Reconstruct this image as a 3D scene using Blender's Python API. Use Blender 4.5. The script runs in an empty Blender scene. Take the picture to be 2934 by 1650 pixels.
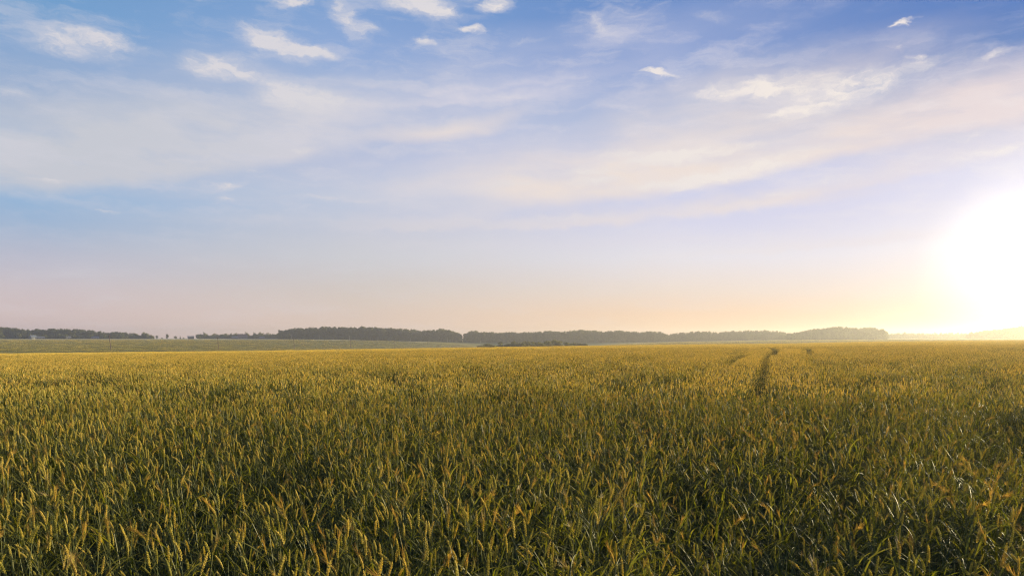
import bpy, math, random
import numpy as np
from mathutils import Vector, Matrix

R = math.radians
C = bpy.context.scene.collection
scene = bpy.context.scene

# ------------------------------------------------------------------ camera
SRC_W, SRC_H = 2934.0, 1650.0
HFOV = R(70.0)
FPX = SRC_W / 2 / math.tan(HFOV / 2)
PITCH = R(-10.0)
HORIZON = 970.0
PPY = HORIZON + FPX * math.tan(-PITCH)
EYE = 1.75
cam_d = bpy.data.cameras.new("camera")
cam = bpy.data.objects.new("camera", cam_d)
C.objects.link(cam)
cam.location = (0, 0, EYE)
cam.rotation_euler = (math.pi / 2 + PITCH, 0, 0)
cam_d.sensor_fit = 'HORIZONTAL'
cam_d.angle = HFOV
cam_d.shift_y = (PPY - SRC_H / 2) / SRC_W
cam_d.clip_start = 0.05
cam_d.clip_end = 20000
scene.camera = cam


def ray(u, v):
    """source pixel -> unit world direction"""
    a, b = (u - SRC_W / 2) / FPX, (PPY - v) / FPX
    cp, sp = math.cos(PITCH), math.sin(PITCH)
    d = Vector((a, cp - b * sp, sp + b * cp))
    return d.normalized()


def az_of(u):
    d = ray(u, HORIZON)
    return math.atan2(d.x, d.y)


def azel(xd, yd):
    """position in the 2576 px wide view of the photograph -> azimuth, elevation in degrees"""
    d = ray(xd * SRC_W / 2576, yd * SRC_W / 2576)
    return math.degrees(math.atan2(d.x, d.y)), math.degrees(math.asin(d.z))


def slope(vs):
    return (HORIZON - vs) / FPX


# ------------------------------------------------------------------ sun and sky
SUN_AZ, SUN_EL = 59.0, 9.0
sd = Vector((math.sin(R(SUN_AZ)) * math.cos(R(SUN_EL)), math.cos(R(SUN_AZ)) * math.cos(R(SUN_EL)), math.sin(R(SUN_EL))))
sun_d = bpy.data.lights.new("sun", 'SUN')
sun_d.energy = 5.0
sun_d.angle = R(0.6)
sun_d.color = (1.0, 0.83, 0.47)
sun = bpy.data.objects.new("sun", sun_d)
sun.rotation_euler = sd.to_track_quat('Z', 'Y').to_euler()
sun.location = (0, 0, 50)
C.objects.link(sun)

scene.view_settings.view_transform = 'Standard'
scene.view_settings.look = 'None'
EXPO = 1.28
scene.view_settings.exposure = EXPO
scene.view_settings.gamma = 1.0
scene.render.engine = 'CYCLES'
cy = scene.cycles
cy.max_bounces = 6
cy.diffuse_bounces = 3
cy.glossy_bounces = 2
cy.transmission_bounces = 4
cy.transparent_max_bounces = 8
cy.volume_bounces = 0
cy.use_denoising = True
cy.denoising_prefilter = 'NONE'
cy.use_adaptive_sampling = False
cy.filter_width = 1.2
cy.sample_clamp_indirect = 4.0


def lin(c):
    return tuple(((x / 255) / 12.92 if x / 255 <= 0.04045 else ((x / 255 + 0.055) / 1.055) ** 2.4) for x in c)


class NT:
    """small helper for node trees"""
    def __init__(self, nt):
        self.nt = nt
        nt.nodes.clear()

    def n(self, typ, **kw):
        nd = self.nt.nodes.new(typ)
        for k, v in kw.items():
            setattr(nd, k, v)
        return nd

    def l(self, a, b):
        self.nt.links.new(a, b)

    def put(self, v, sock):
        if isinstance(v, bpy.types.NodeSocket):
            self.l(v, sock)
        elif v is not None:
            if hasattr(sock.default_value, '__len__') and len(sock.default_value) == 4 and len(v) == 3:
                v = (*v, 1)
            sock.default_value = v

    def math(self, op, a, b=None, c=None, clamp=False):
        nd = self.n('ShaderNodeMath', operation=op, use_clamp=clamp)
        self.put(a, nd.inputs[0])
        if b is not None:
            self.put(b, nd.inputs[1])
        if c is not None:
            self.put(c, nd.inputs[2])
        return nd.outputs[0]

    def vmath(self, op, a, b=None, scale=None):
        nd = self.n('ShaderNodeVectorMath', operation=op)
        self.put(a, nd.inputs[0])
        if b is not None:
            self.put(b, nd.inputs[1])
        if scale is not None:
            self.put(scale, nd.inputs['Scale'])
        return nd.outputs['Value'] if op in ('DOT_PRODUCT', 'LENGTH', 'DISTANCE') else nd.outputs[0]

    def mix(self, f, a, b, blend='MIX'):
        nd = self.n('ShaderNodeMix', data_type='RGBA', blend_type=blend)
        nd.clamp_factor = True
        self.put(f, nd.inputs[0])
        self.put(a, nd.inputs[6])
        self.put(b, nd.inputs[7])
        return nd.outputs[2]

    def mapr(self, v, a, b, c=0.0, d=1.0, smooth=True):
        nd = self.n('ShaderNodeMapRange', interpolation_type='SMOOTHSTEP' if smooth else 'LINEAR')
        self.put(v, nd.inputs[0])
        for i, x in enumerate((a, b, c, d)):
            self.put(x, nd.inputs[i + 1])
        return nd.outputs[0]

    def noise(self, vec, scale, detail=3, rough=0.5, dist=0.0, lac=2.0):
        nd = self.n('ShaderNodeTexNoise')
        self.put(vec, nd.inputs['Vector'])
        nd.inputs['Scale'].default_value = scale
        nd.inputs['Detail'].default_value = detail
        nd.inputs['Roughness'].default_value = rough
        nd.inputs['Distortion'].default_value = dist
        nd.inputs['Lacunarity'].default_value = lac
        return nd

    def mapping(self, vec, loc=(0, 0, 0), rot=0.0, scl=(1, 1, 1), typ='TEXTURE'):
        nd = self.n('ShaderNodeMapping', vector_type=typ)
        self.put(vec, nd.inputs[0])
        nd.inputs['Location'].default_value = loc
        nd.inputs['Rotation'].default_value = (0, 0, rot)
        nd.inputs['Scale'].default_value = scl
        return nd.outputs[0]

    def ramp(self, f, stops):
        nd = self.n('ShaderNodeValToRGB')
        cr = nd.color_ramp
        cr.interpolation = 'B_SPLINE' if len(stops) > 6 else 'LINEAR'
        cr.interpolation = 'LINEAR'
        while len(cr.elements) < len(stops):
            cr.elements.new(0.5)
        for e, (p, c) in zip(cr.elements, sorted(stops)):
            e.position = p
            e.color = (*c, 1)
        self.put(f, nd.inputs[0])
        return nd.outputs[0]


world = bpy.data.worlds.new("World")
scene.world = world
world.use_nodes = True
W = NT(world.node_tree)
tc = W.n('ShaderNodeTexCoord')
dirv = W.vmath('NORMALIZE', tc.outputs['Generated'])
sep = W.n('ShaderNodeSeparateXYZ')
W.l(dirv, sep.inputs[0])
AZ = W.math('MULTIPLY', W.math('ARCTAN2', sep.outputs[0], sep.outputs[1]), 180 / math.pi)
EL = W.math('MULTIPLY', W.math('ARCSINE', sep.outputs[2]), 180 / math.pi)
cmb = W.n('ShaderNodeCombineXYZ')
W.l(AZ, cmb.inputs[0])
W.l(EL, cmb.inputs[1])
P = cmb.outputs[0]

nish = W.n('ShaderNodeTexSky', sky_type='NISHITA')
nish.sun_disc = False
nish.sun_elevation = R(SUN_EL)
nish.sun_rotation = R(SUN_AZ)
nish.air_density = 1.4
nish.dust_density = 1.6
nish.ozone_density = 1.5

# clear-air colour by elevation in four directions, blended round the horizon towards and away from the sun
azm = W.math('SUBTRACT', 37.0, W.math('ABSOLUTE', W.math('SUBTRACT', AZ, 37.0)))
# slow warp so that the layers are not ruled lines
wn = W.noise(P, 0.07, 3, 0.5)
elw = W.math('ADD', EL, W.math('MULTIPLY', W.math('SUBTRACT', wn.outputs[0], 0.5), 3.2))
elw = W.math('ADD', elw, W.math('MULTIPLY', AZ, -0.02))
nearh = W.mapr(EL, 2.0, 9.0)
ELW = W.math('ADD', W.math('MULTIPLY', elw, nearh), W.math('MULTIPLY', EL, W.math('SUBTRACT', 1.0, nearh)))
ELN = W.math('DIVIDE', ELW, 40.0)
COLS = [
    (100, [(845, (203, 181, 178)), (790, (204, 185, 184)), (720, (200, 188, 195)), (640, (186, 187, 206)), (560, (158, 181, 212)),
           (490, (142, 179, 217)), (400, (160, 183, 214)), (280, (152, 174, 208)), (130, (130, 164, 208)), (10, (108, 157, 205)), (-900, (50, 105, 180))]),
    (900, [(845, (219, 194, 176)), (790, (213, 193, 182)), (720, (208, 197, 193)), (640, (205, 205, 211)), (560, (199, 202, 217)),
           (480, (188, 199, 222)), (400, (180, 191, 220)), (280, (160, 180, 216)), (130, (142, 169, 215)), (10, (120, 157, 209)), (-900, (50, 105, 180))]),
    (1700, [(845, (250, 214, 180)), (790, (248, 213, 184)), (730, (238, 221, 210)), (650, (230, 227, 235)), (560, (213, 214, 236)),
            (480, (204, 208, 235)), (400, (196, 203, 231)), (280, (172, 186, 218)), (130, (132, 157, 208)), (10, (92, 134, 198)), (-900, (50, 100, 180))]),
    (2450, [(845, (250, 202, 158)), (790, (250, 216, 188)), (720, (244, 226, 216)), (620, (234, 228, 236)), (520, (214, 213, 236)),
            (440, (208, 209, 236)), (360, (196, 200, 228)), (250, (150, 168, 205)), (120, (66, 118, 188)), (10, (44, 108, 186)), (-900, (45, 95, 180))]),
]
ramps, azs = [], []
for xd, st in COLS:
    stops = []
    for yd, c in st:
        if yd > 0:
            a, e = azel(xd, yd)
            wgt = min(1, max(0, (e - 2) / 7))
            wgt = wgt * wgt * (3 - 2 * wgt)
            e = e + wgt * (a * -0.02)
        else:
            e = 39
        stops.append((max(0.0, e / 40), lin(c)))
    ramps.append(W.ramp(ELN, stops))
    azs.append(azel(xd, 700)[0])
col = ramps[0]
for i in range(1, 4):
    f = W.mapr(azm, azs[i - 1], azs[i], smooth=False)
    col = W.mix(f, col, ramps[i])

# ---- clouds: every cloud has its own direction, extent and tilt; noise in the same directions frays it
def place(xd, yd, rx, ry):
    a, e = azel(xd, yd)
    a2, _ = azel(xd + rx, yd)
    a1, _ = azel(xd - rx, yd)
    _, e2 = azel(xd, yd - ry)
    _, e1 = azel(xd, yd + ry)
    return a, e, (a2 - a1) / 2, (e2 - e1) / 2


def blob(vec, xd, yd, rx, ry, ang, amp):
    a, e, ra, re = place(xd, yd, rx, ry)
    m = W.mapping(vec, (a, e, 0), R(ang), (ra, re, 1))
    g = W.n('ShaderNodeTexGradient', gradient_type='SPHERICAL')
    W.l(m, g.inputs[0])
    return W.math('MULTIPLY', g.outputs['Fac'], amp)


def band(vec, xd, yd, rx, ry, ang, amp, low=0.25):
    """long veil: soft above, a firmer lower edge"""
    a, e, ra, re = place(xd, yd, rx, ry)
    m = W.mapping(vec, (a, e, 0), R(ang), (ra, re, 1))
    s = W.n('ShaderNodeSeparateXYZ')
    W.l(m, s.inputs[0])
    fx = W.mapr(W.math('ABSOLUTE', s.outputs[0]), 1.0, 0.25)
    fy = W.math('MULTIPLY', W.mapr(s.outputs[1], -1.0, -1.0 + low * 2), W.mapr(s.outputs[1], 1.0, -0.8 + low))
    return W.math('MULTIPLY', W.math('MULTIPLY', fx, fy), amp)


def total(items):
    t = items[0]
    for i in items[1:]:
        t = W.math('ADD', t, i)
    return t


def warp(vec, scale, amount, sx=1.0, sy=1.0, detail=3):
    nz = W.noise(W.mapping(vec, scl=(sx, sy, 1), typ='POINT'), scale, detail, 0.55)
    off = W.vmath('MULTIPLY', W.vmath('SUBTRACT', nz.outputs['Color'], (0.5, 0.5, 0.5)), amount)
    return W.vmath('ADD', vec, off)


PW = warp(P, 0.12, (7.0, 2.0, 0), 1, 1.7, 4)
PS = warp(P, 0.5, (3.0, 1.1, 0), 1, 2.0, 4)
PSS = warp(PS, 1.6, (0.9, 0.4, 0), 1, 1.7, 3)

# 1 thin bluish-white veil
veil = total([
    band(PW, 330, 325, 900, 150, 11, 1.25, 0.16),
    blob(PW, 200, 330, 900, 220, 6, 0.55),
    blob(PW, 700, 250, 420, 130, -6, 0.55),
    blob(PW, 1150, 270, 560, 120, 3, 0.6),
    blob(PW, 1080, 420, 700, 130, 4, 0.45),
    blob(PW, 1500, 110, 700, 90, 6, 0.30),
    band(PS, 1190, 238, 420, 34, 4, 0.5, 0.3),
    band(PS, 1330, 196, 460, 26, 5, 0.4, 0.3),
    band(PS, 1010, 212, 300, 24, -4, 0.3, 0.3),
    band(PS, 1000, 470, 620, 40, 3, 0.35, 0.2),
    band(PS, 800, 545, 700, 26, 2, 0.3, 0.3),
    band(PS, 1600, 600, 620, 30, 1, 0.3, 0.3),
    blob(PW, 500, 640, 900, 90, 0, 0.28),
    blob(PW, 1300, 640, 800, 80, 0, 0.2),
])
vn = W.noise(W.mapping(PW, rot=R(-7), scl=(0.28, 1.0, 1), typ='POINT'), 0.42, 6, 0.58)
veil = W.math('MULTIPLY', veil, W.mapr(vn.outputs[0], 0.22, 0.72, 0.45, 1.15))
veil = W.math('MULTIPLY', veil, 0.80, clamp=True)
vcol = W.mix(W.mapr(AZ, -30, 5), lin((200, 202, 212)), lin((224, 218, 228)))
col = W.mix(veil, col, vcol)

# 2 peach-coloured bands on the sun side
peach = total([
    band(PW, 1950, 350, 1150, 105, 6.5, 1.0, 0.22),
    blob(PW, 1500, 390, 560, 100, 7, 0.75),
    blob(PW, 2450, 280, 520, 150, 8, 0.85),
    blob(PW, 1950, 220, 560, 120, 6, 0.75),
    blob(PW, 1120, 318, 240, 34, 9, 0.9),
    blob(PW, 1330, 470, 600, 55, 3, 0.5),
    band(PS, 1750, 518, 620, 32, 3, 0.5, 0.3),
    band(PS, 2080, 455, 480, 40, 6, 0.5, 0.25),
    band(PS, 2050, 610, 560, 26, 2, 0.35, 0.3),
    band(PS, 1250, 560, 640, 24, 1, 0.35, 0.3),
])
pn = W.noise(W.mapping(PW, rot=R(-8), scl=(0.22, 1.0, 1), typ='POINT'), 0.55, 6, 0.55)
peach = W.math('MULTIPLY', peach, W.mapr(pn.outputs[0], 0.22, 0.70, 0.50, 1.15))
peach = W.math('MULTIPLY', peach, 0.85, clamp=True)
pcol = W.mix(W.mapr(AZ, 16, 34), lin((238, 224, 216)), lin((222, 208, 213)))
col = W.mix(peach, col, pcol)

# 3 bright ragged clouds
BR = [  # x, y, rx, ry, tilt, strength
    (195, 106, 190, 56, -2, 0.75), (262, 102, 90, 30, -6, 0.7), (140, 122, 120, 34, 0, 0.4), (360, 122, 60, 18, -12, 0.35),
    (700, 108, 150, 46, -12, 0.85), (760, 126, 120, 20, -3, 0.9), (650, 100, 70, 30, -25, 0.5),
    (870, 40, 100, 52, -38, 0.85), (930, 72, 60, 20, -12, 0.5), (740, 6, 70, 22, 8, 0.8), (690, 2, 120, 12, 0, 0.4),
    (1055, 14, 125, 46, -10, 1.15), (1120, 32, 60, 16, -6, 0.5), (1250, 13, 66, 25, 10, 1.0),
    (1184, 76, 60, 16, -4, 1.0), (1074, 106, 30, 24, 0, 0.8), (540, 172, 120, 46, 0, 1.1), (600, 180, 60, 16, -5, 0.5),
    (770, 250, 160, 38, 0, 1.15), (680, 212, 140, 40, -8, 0.8), (757, 379, 30, 13, 0, 0.85), (560, 470, 72, 16, 8, 0.8),
    (563, 501, 44, 8, 0, 0.6), (265, 526, 38, 9, 0, 0.6), (110, 455, 60, 9, -2, 0.5), (30, 232, 80, 32, -5, 0.45), (650, 432, 36, 9, -3, 0.4),
    (900, 504, 260, 10, 0, 0.45), (740, 272, 60, 20, -10, 0.35),
    (1270, 465, 110, 11, 4, 0.7), (1500, 458, 90, 13, 3, 1.0), (1490, 433, 110, 20, 4, 0.9), (1700, 460, 190, 24, 4, 1.1),
    (1640, 398, 190, 24, -6, 0.9), (1760, 386, 240, 22, 4, 0.9), (1900, 420, 250, 34, 10, 1.0), (1560, 392, 70, 9, 3, 0.4),
    (1960, 214, 300, 36, 2, 0.85), (2200, 200, 280, 34, 8, 0.7), (1900, 238, 220, 30, -3, 0.65), (2080, 262, 230, 38, 8, 0.75), (1980, 280, 120, 16, 6, 0.5),
    (1660, 181, 40, 12, -10, 0.9), (1695, 188, 34, 8, -4, 0.7), (1640, 178, 60, 8, 0, 0.35), (1510, 60, 80, 26, -24, 0.55),
    (1800, 48, 60, 22, -8, 0.35), (2279, 56, 36, 11, 9, 0.85), (2505, 137, 60, 18, 6, 0.75), (2254, 122, 36, 15, -10, 0.4), (2305, 144, 36, 10, 0, 0.5),
    (1320, 102, 60, 9, 6, 0.4), (1126, 356, 26, 6, 0, 0.4), (1280, 245, 90, 12, -3, 0.35), (1190, 560, 180, 10, 0, 0.25), (1450, 548, 190, 12, 2, 0.4),
    (1960, 485, 90, 9, 0, 0.35), (2440, 345, 90, 14, 6, 0.3), (2400, 400, 180, 40, 10, 0.35), (2540, 372, 90, 22, 8, 0.4),
    (1750, 545, 200, 14, 2, 0.25), (2100, 450, 260, 34, 4, 0.35),
    (420, 612, 120, 22, -6, 0.2), (560, 660, 220, 26, -4, 0.22), (1050, 618, 220, 20, 0, 0.2), (150, 690, 260, 20, -2, 0.15),
]
bright = total([blob(PSS, *b) for b in BR])
bn = W.noise(W.mapping(PSS, rot=R(6), scl=(0.5, 1.0, 1), typ='POINT'), 0.8, 8, 0.66)
bn2 = W.noise(W.mapping(PSS, rot=R(18), scl=(0.28, 1.0, 1), typ='POINT'), 3.2, 6, 0.6)
bd = W.math('MULTIPLY', bright, W.mapr(bn.outputs[0], 0.30, 0.66, 0.30, 2.1, smooth=False))
bd = W.math('MULTIPLY', bd, W.mapr(bn2.outputs[0], 0.25, 0.75, 0.55, 1.45, smooth=False))
bmask = W.math('ADD', W.mapr(bd, -0.1, 1.6), W.math('MULTIPLY', W.mapr(bright, 0.0, 0.8), 0.12))
bcol = W.mix(W.mapr(AZ, -20, 25), lin((220, 216, 221)), lin((244, 234, 226)))
col = W.mix(W.math('MULTIPLY', bmask, 0.9), col, bcol)

# streaky cirrus everywhere above the low haze
sn = W.noise(W.mapping(PS, rot=R(-5), scl=(0.22, 1.0, 1), typ='POINT'), 0.7, 8, 0.62)
sm = W.math('MULTIPLY', W.mapr(sn.outputs[0], 0.44, 0.74), W.math('MULTIPLY', W.mapr(EL, 4, 12, 0.18, 0.46), W.math('ADD', 1.0, W.math('MULTIPLY', W.math('MULTIPLY', W.mapr(AZ, 12, 28), W.mapr(EL, 16, 20)), -0.85))))
col = W.mix(sm, col, W.mix(W.mapr(AZ, -20, 25), lin((214, 212, 222)), lin((236, 228, 230))))

col = W.vmath('SCALE', col, scale=W.math('ADD', 1.0, W.math('MULTIPLY', W.mapr(EL, 0.0, 6.0, 1.0, 0.0), W.mapr(AZ, -20, 25, 0.17, -0.04))))
# 4 the bright air round the sun
GAZ, GEL = azel(2575, 655)
gd = Vector((math.sin(R(GAZ)) * math.cos(R(GEL)), math.cos(R(GAZ)) * math.cos(R(GEL)), math.sin(R(GEL))))
cs = W.vmath('DOT_PRODUCT', dirv, tuple(gd))
ang = W.math('MULTIPLY', W.math('ARCCOSINE', W.math('MINIMUM', cs, 0.999999)), 180 / math.pi)
g1 = W.math('POWER', W.mapr(ang, 15.0, 0.0, smooth=False), 2.2)
col = W.mix(W.math('MULTIPLY', g1, 0.32), col, (1.25, 1.2, 1.12))
g2 = W.math('POWER', W.mapr(ang, 6.4, 0.0, smooth=False), 1.5)
col = W.mix(1.0, col, W.vmath('SCALE', (0.7, 0.63, 0.52), scale=g2), 'ADD')

# below the horizon: dull ground colour
col = W.mix(W.mapr(EL, -0.3, -3.0), col, (0.10, 0.085, 0.04))
skyc = W.mix(0.05, W.vmath('SCALE', col, scale=10.0 / 2 ** EXPO), W.vmath('MINIMUM', nish.outputs[0], (2.0, 2.2, 3.0)))
bg = W.n('ShaderNodeBackground')
W.l(skyc, bg.inputs['Color'])
bg.inputs['Strength'].default_value = 0.1
wo = W.n('ShaderNodeOutputWorld')
W.l(bg.outputs[0], wo.inputs['Surface'])
world.cycles.sampling_method = 'MANUAL'
world.cycles.sample_map_resolution = 1024

# ------------------------------------------------------------------ materials
def mat(name):
    m = bpy.data.materials.new(name)
    m.use_nodes = True
    return m, NT(m.node_tree)


def foliage_mat(name, base, dark, light, transl, tcol, rough=0.55, spec=0.25, nscale=25.0):
    m, T = mat(name)
    info = T.n('ShaderNodeObjectInfo')
    att = T.n('ShaderNodeAttribute', attribute_name='tone')
    rnd = T.math('FRACT', T.math('ADD', info.outputs['Random'], att.outputs['Fac']))
    c = T.ramp(rnd, [(0.0, dark), (0.45, base), (1.0, light)])
    geo = T.n('ShaderNodeNewGeometry')
    tx = T.n('ShaderNodeTexCoord')
    nz = T.noise(tx.outputs['Object'], nscale, 3, 0.6)
    c = T.mix(T.mapr(nz.outputs[0], 0.35, 0.7), c, T.mix(0.5, c, dark, 'MULTIPLY'))
    c = T.mix(T.mapr(nz.outputs[0], 0.55, 0.3, 0, 0.35), c, light)
    p = T.n('ShaderNodeBsdfPrincipled')
    T.l(c, p.inputs['Base Color'])
    p.inputs['Roughness'].default_value = rough
    p.inputs['Specular IOR Level'].default_value = spec
    t = T.n('ShaderNodeBsdfTranslucent')
    T.l(T.mix(1.0, c, tcol, 'MULTIPLY'), t.inputs['Color'])
    mx = T.n('ShaderNodeMixShader')
    mx.inputs[0].default_value = transl
    T.l(p.outputs[0], mx.inputs[1])
    T.l(t.outputs[0], mx.inputs[2])
    o = T.n('ShaderNodeOutputMaterial')
    T.l(mx.outputs[0], o.inputs['Surface'])
    return m


M_EAR = foliage_mat('wheat_ear', (0.55, 0.49, 0.155), (0.38, 0.37, 0.11), (0.70, 0.57, 0.21), 0.58, (1.22, 1.22, 0.5), 0.6, 0.2, 60)
M_EAR_SUNLIT = foliage_mat('sunlit_wheat_ear', (0.74, 0.615, 0.22), (0.53, 0.48, 0.155), (0.85, 0.70, 0.28), 0.55, (1.22, 1.18, 0.5), 0.6, 0.2, 60)  # paler copy of the ear material with golden sunlight painted into its colour
M_AWN = foliage_mat('rye_awn', (0.36, 0.25, 0.075), (0.26, 0.18, 0.05), (0.46, 0.33, 0.10), 0.45, (1.2, 1.0, 0.6), 0.5, 0.3, 40)
M_LEAF = foliage_mat('wheat_leaf', (0.088, 0.098, 0.016), (0.044, 0.055, 0.012), (0.19, 0.178, 0.032), 0.46, (1.75, 1.65, 0.5), 0.55, 0.28, 18)
M_STEM = foliage_mat('wheat_stem', (0.13, 0.16, 0.05), (0.08, 0.11, 0.035), (0.22, 0.21, 0.07), 0.10, (1.3, 1.2, 0.6), 0.5, 0.35, 20)
M_CROWN = foliage_mat('tree_leaves', (0.095, 0.105, 0.028), (0.060, 0.072, 0.022), (0.155, 0.150, 0.038), 0.28, (1.4, 1.4, 0.6), 0.7, 0.15, 0.5)
M_SHRUB = foliage_mat('shrub_leaves', (0.155, 0.155, 0.036), (0.090, 0.100, 0.028), (0.25, 0.225, 0.05), 0.30, (1.4, 1.4, 0.6), 0.7, 0.15, 0.8)


def solid_mat(name, c, rough=0.8, var=0.25, nscale=3.0):
    m, T = mat(name)
    tx = T.n('ShaderNodeTexCoord')
    nz = T.noise(tx.outputs['Object'], nscale, 5, 0.6)
    f = T.mapr(nz.outputs[0], 0.3, 0.7)
    cc = T.mix(f, tuple(x * (1 - var) for x in c), tuple(min(1, x * (1 + var)) for x in c))
    p = T.n('ShaderNodeBsdfPrincipled')
    T.l(cc, p.inputs['Base Color'])
    p.inputs['Roughness'].default_value = rough
    o = T.n('ShaderNodeOutputMaterial')
    T.l(p.outputs[0], o.inputs['Surface'])
    return m


M_BARK = solid_mat('bark', (0.16, 0.14, 0.12), 0.9, 0.5, 1.5)
M_WOODPOLE = solid_mat('weathered_pole_wood', (0.13, 0.085, 0.07), 0.85, 0.3, 2)
M_CONCRETE = solid_mat('pale_concrete', (0.30, 0.27, 0.24), 0.85, 0.15, 2)
M_INSUL = solid_mat('porcelain', (0.5, 0.48, 0.45), 0.3, 0.1, 4)
M_WALLW = solid_mat('white_wall', (0.15, 0.15, 0.155), 0.85, 0.12, 1)
M_WALLT = solid_mat('tan_wall', (0.16, 0.135, 0.11), 0.85, 0.15, 1)
M_WALLD = solid_mat('dark_board_wall', (0.07, 0.07, 0.08), 0.85, 0.2, 1)
M_ROOFB = solid_mat('blue_grey_metal_roof', (0.10, 0.12, 0.15), 0.5, 0.12, 1)
M_ROOFR = solid_mat('rusty_red_roof', (0.14, 0.085, 0.075), 0.8, 0.2, 1)
M_ROOFW = solid_mat('pale_sheet_roof', (0.16, 0.165, 0.18), 0.5, 0.1, 1)
M_ROOFG = solid_mat('grey_roof', (0.22, 0.22, 0.24), 0.7, 0.15, 1)
M_GLASSW = solid_mat('dark_window', (0.03, 0.035, 0.045), 0.15, 0.1, 1)

gm, T = mat('field_ground')
zone = T.n('ShaderNodeAttribute', attribute_name='zone')
geo = T.n('ShaderNodeNewGeometry')
n1 = T.noise(geo.outputs['Position'], 1.3, 6, 0.65)
n2 = T.noise(geo.outputs['Position'], 0.02, 4, 0.55)
soil = T.mix(T.mapr(n1.outputs[0], 0.35, 0.65), (0.025, 0.022, 0.012), (0.055, 0.058, 0.020))
crop = T.mix(T.mapr(n2.outputs[0], 0.35, 0.65), (0.21, 0.18, 0.045), (0.29, 0.235, 0.062))
crop = T.mix(T.mapr(n1.outputs[0], 0.35, 0.65, 0.0, 0.4), crop, (0.13, 0.135, 0.03))
gc = T.mix(zone.outputs['Fac'], soil, crop)
gc = T.mix(T.math('SUBTRACT', zone.outputs['Fac'], 1.0, clamp=True), gc, (0.50, 0.46, 0.26))
p = T.n('ShaderNodeBsdfPrincipled')
T.l(gc, p.inputs['Base Color'])
p.inputs['Roughness'].default_value = 0.95
p.inputs['Specular IOR Level'].default_value = 0.05
bmp = T.n('ShaderNodeBump')
bmp.inputs['Strength'].default_value = 0.6
bmp.inputs['Distance'].default_value = 0.15
T.l(n1.outputs[0], bmp.inputs['Height'])
T.l(bmp.outputs[0], p.inputs['Normal'])
o = T.n('ShaderNodeOutputMaterial')
T.l(p.outputs[0], o.inputs['Surface'])
M_GROUND = gm

# ------------------------------------------------------------------ terrain
D2S = SRC_W / 2576


def tab(points, xs):
    """points in view pixels (x, y) -> value per azimuth array"""
    a = np.array([az_of(x * D2S) for x, _ in points])
    v = np.array([y for _, y in points], float)
    return np.interp(xs, a, v)


CREST = [(0, 882), (640, 880), (1000, 876), (1215, 873), (1480, 869), (1700, 866), (1970, 863), (2200, 858), (2576, 854.5)]
CREST_D = [(0, 170), (640, 180), (1215, 210), (1480, 230), (1970, 300), (2200, 360), (2576, 420)]
LOW_D = [(0, 420), (280, 436), (549, 495), (746, 565), (893, 640), (993, 715), (1082, 785), (1151, 870), (1215, 600), (1480, 520), (1700, 560), (1970, 600), (2576, 640)]
LOW_Y = [(0, 874.2), (280, 874.4), (746, 876), (993, 876.5), (1082, 874.8), (1151, 873.5), (1215, 875), (1480, 872), (1700, 866), (1970, 862), (2200, 857.5), (2576, 854.5)]
TOP_Y = [(0, 853.2), (740, 853.2), (1000, 855.5), (1100, 860), (1180, 868), (1215, 874), (1480, 872), (1540, 865), (1700, 859.5), (1970, 854.5), (2230, 853), (2576, 852.6)]
BASE_Y = [(0, 851.2), (740, 851.2), (880, 853), (1000, 857), (1215, 859), (1480, 860), (1700, 858), (1970, 853), (2230, 850), (2576, 850)]
CROP_H = 0.80
WOOD_D = 1040.0


def terrain_profile(az):
    a = np.array([az])
    s_c = -(tab(CREST, a)[0] - 852 + 0.4) / (FPX / D2S)
    dc = tab(CREST_D, a)[0]
    s_l = -(tab(LOW_Y, a)[0] - 852 + 0.4) / (FPX / D2S)
    dl = tab(LOW_D, a)[0]
    s_t = -(tab(TOP_Y, a)[0] - 852 + 0.4) / (FPX / D2S)
    s_b = -(tab(BASE_Y, a)[0] - 852 + 0.4) / (FPX / D2S)
    top0 = CROP_H
    ks = [(0, top0), (12, top0 - 0.0)]
    zc = EYE + s_c * dc
    for f in (0.25, 0.5, 0.75, 0.9, 1.0):
        D = dc * f
        # nearly straight, a little convex
        ks.append((D, top0 + (zc - top0) * f + 0.25 * f * (1 - f)))
    dm = dc + 0.45 * (dl - dc)
    ks.append((dc * 1.12, zc + (s_c - 0.012) * dc * 0.12))
    ks.append((dm, min(EYE + (s_c - 0.004) * dm, EYE + (s_l - 0.003) * dm)))
    ks.append((dl, EYE + s_l * dl))
    dt = max(880, dl + 60)
    zl, zt = EYE + s_l * dl, EYE + s_t * dt
    ks.append(((dl + dt) / 2, (zl + zt) / 2 + 0.06 * (zt - zl)))
    ks.append((dt, zt))
    ks.append((dt + 55, zt - 0.5))
    ks.append((max(WOOD_D, dt + 90), EYE + s_b * max(WOOD_D, dt + 90)))
    ks.append((1500, EYE + 0.0006 * 1500))
    ks.append((3000, EYE + 0.0006 * 3000))
    return ks


AZG = np.radians(np.concatenate([np.arange(-180, -50, 6.0), np.arange(-50, 50.01, 0.5), np.arange(56, 180.1, 6.0)]))
DG = np.unique(np.concatenate([np.linspace(0.0, 30, 21)[1:], np.geomspace(30, 1640, 110)]))
TOPZ = np.zeros((len(AZG), len(DG)))
azlim_l, azlim_r = az_of(0), az_of(SRC_W)
for i, a in enumerate(AZG):
    ks = terrain_profile(min(max(a, azlim_l), azlim_r))
    kd, kz = np.array([k[0] for k in ks]), np.array([k[1] for k in ks])
    TOPZ[i] = np.interp(DG, kd, kz)
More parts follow.
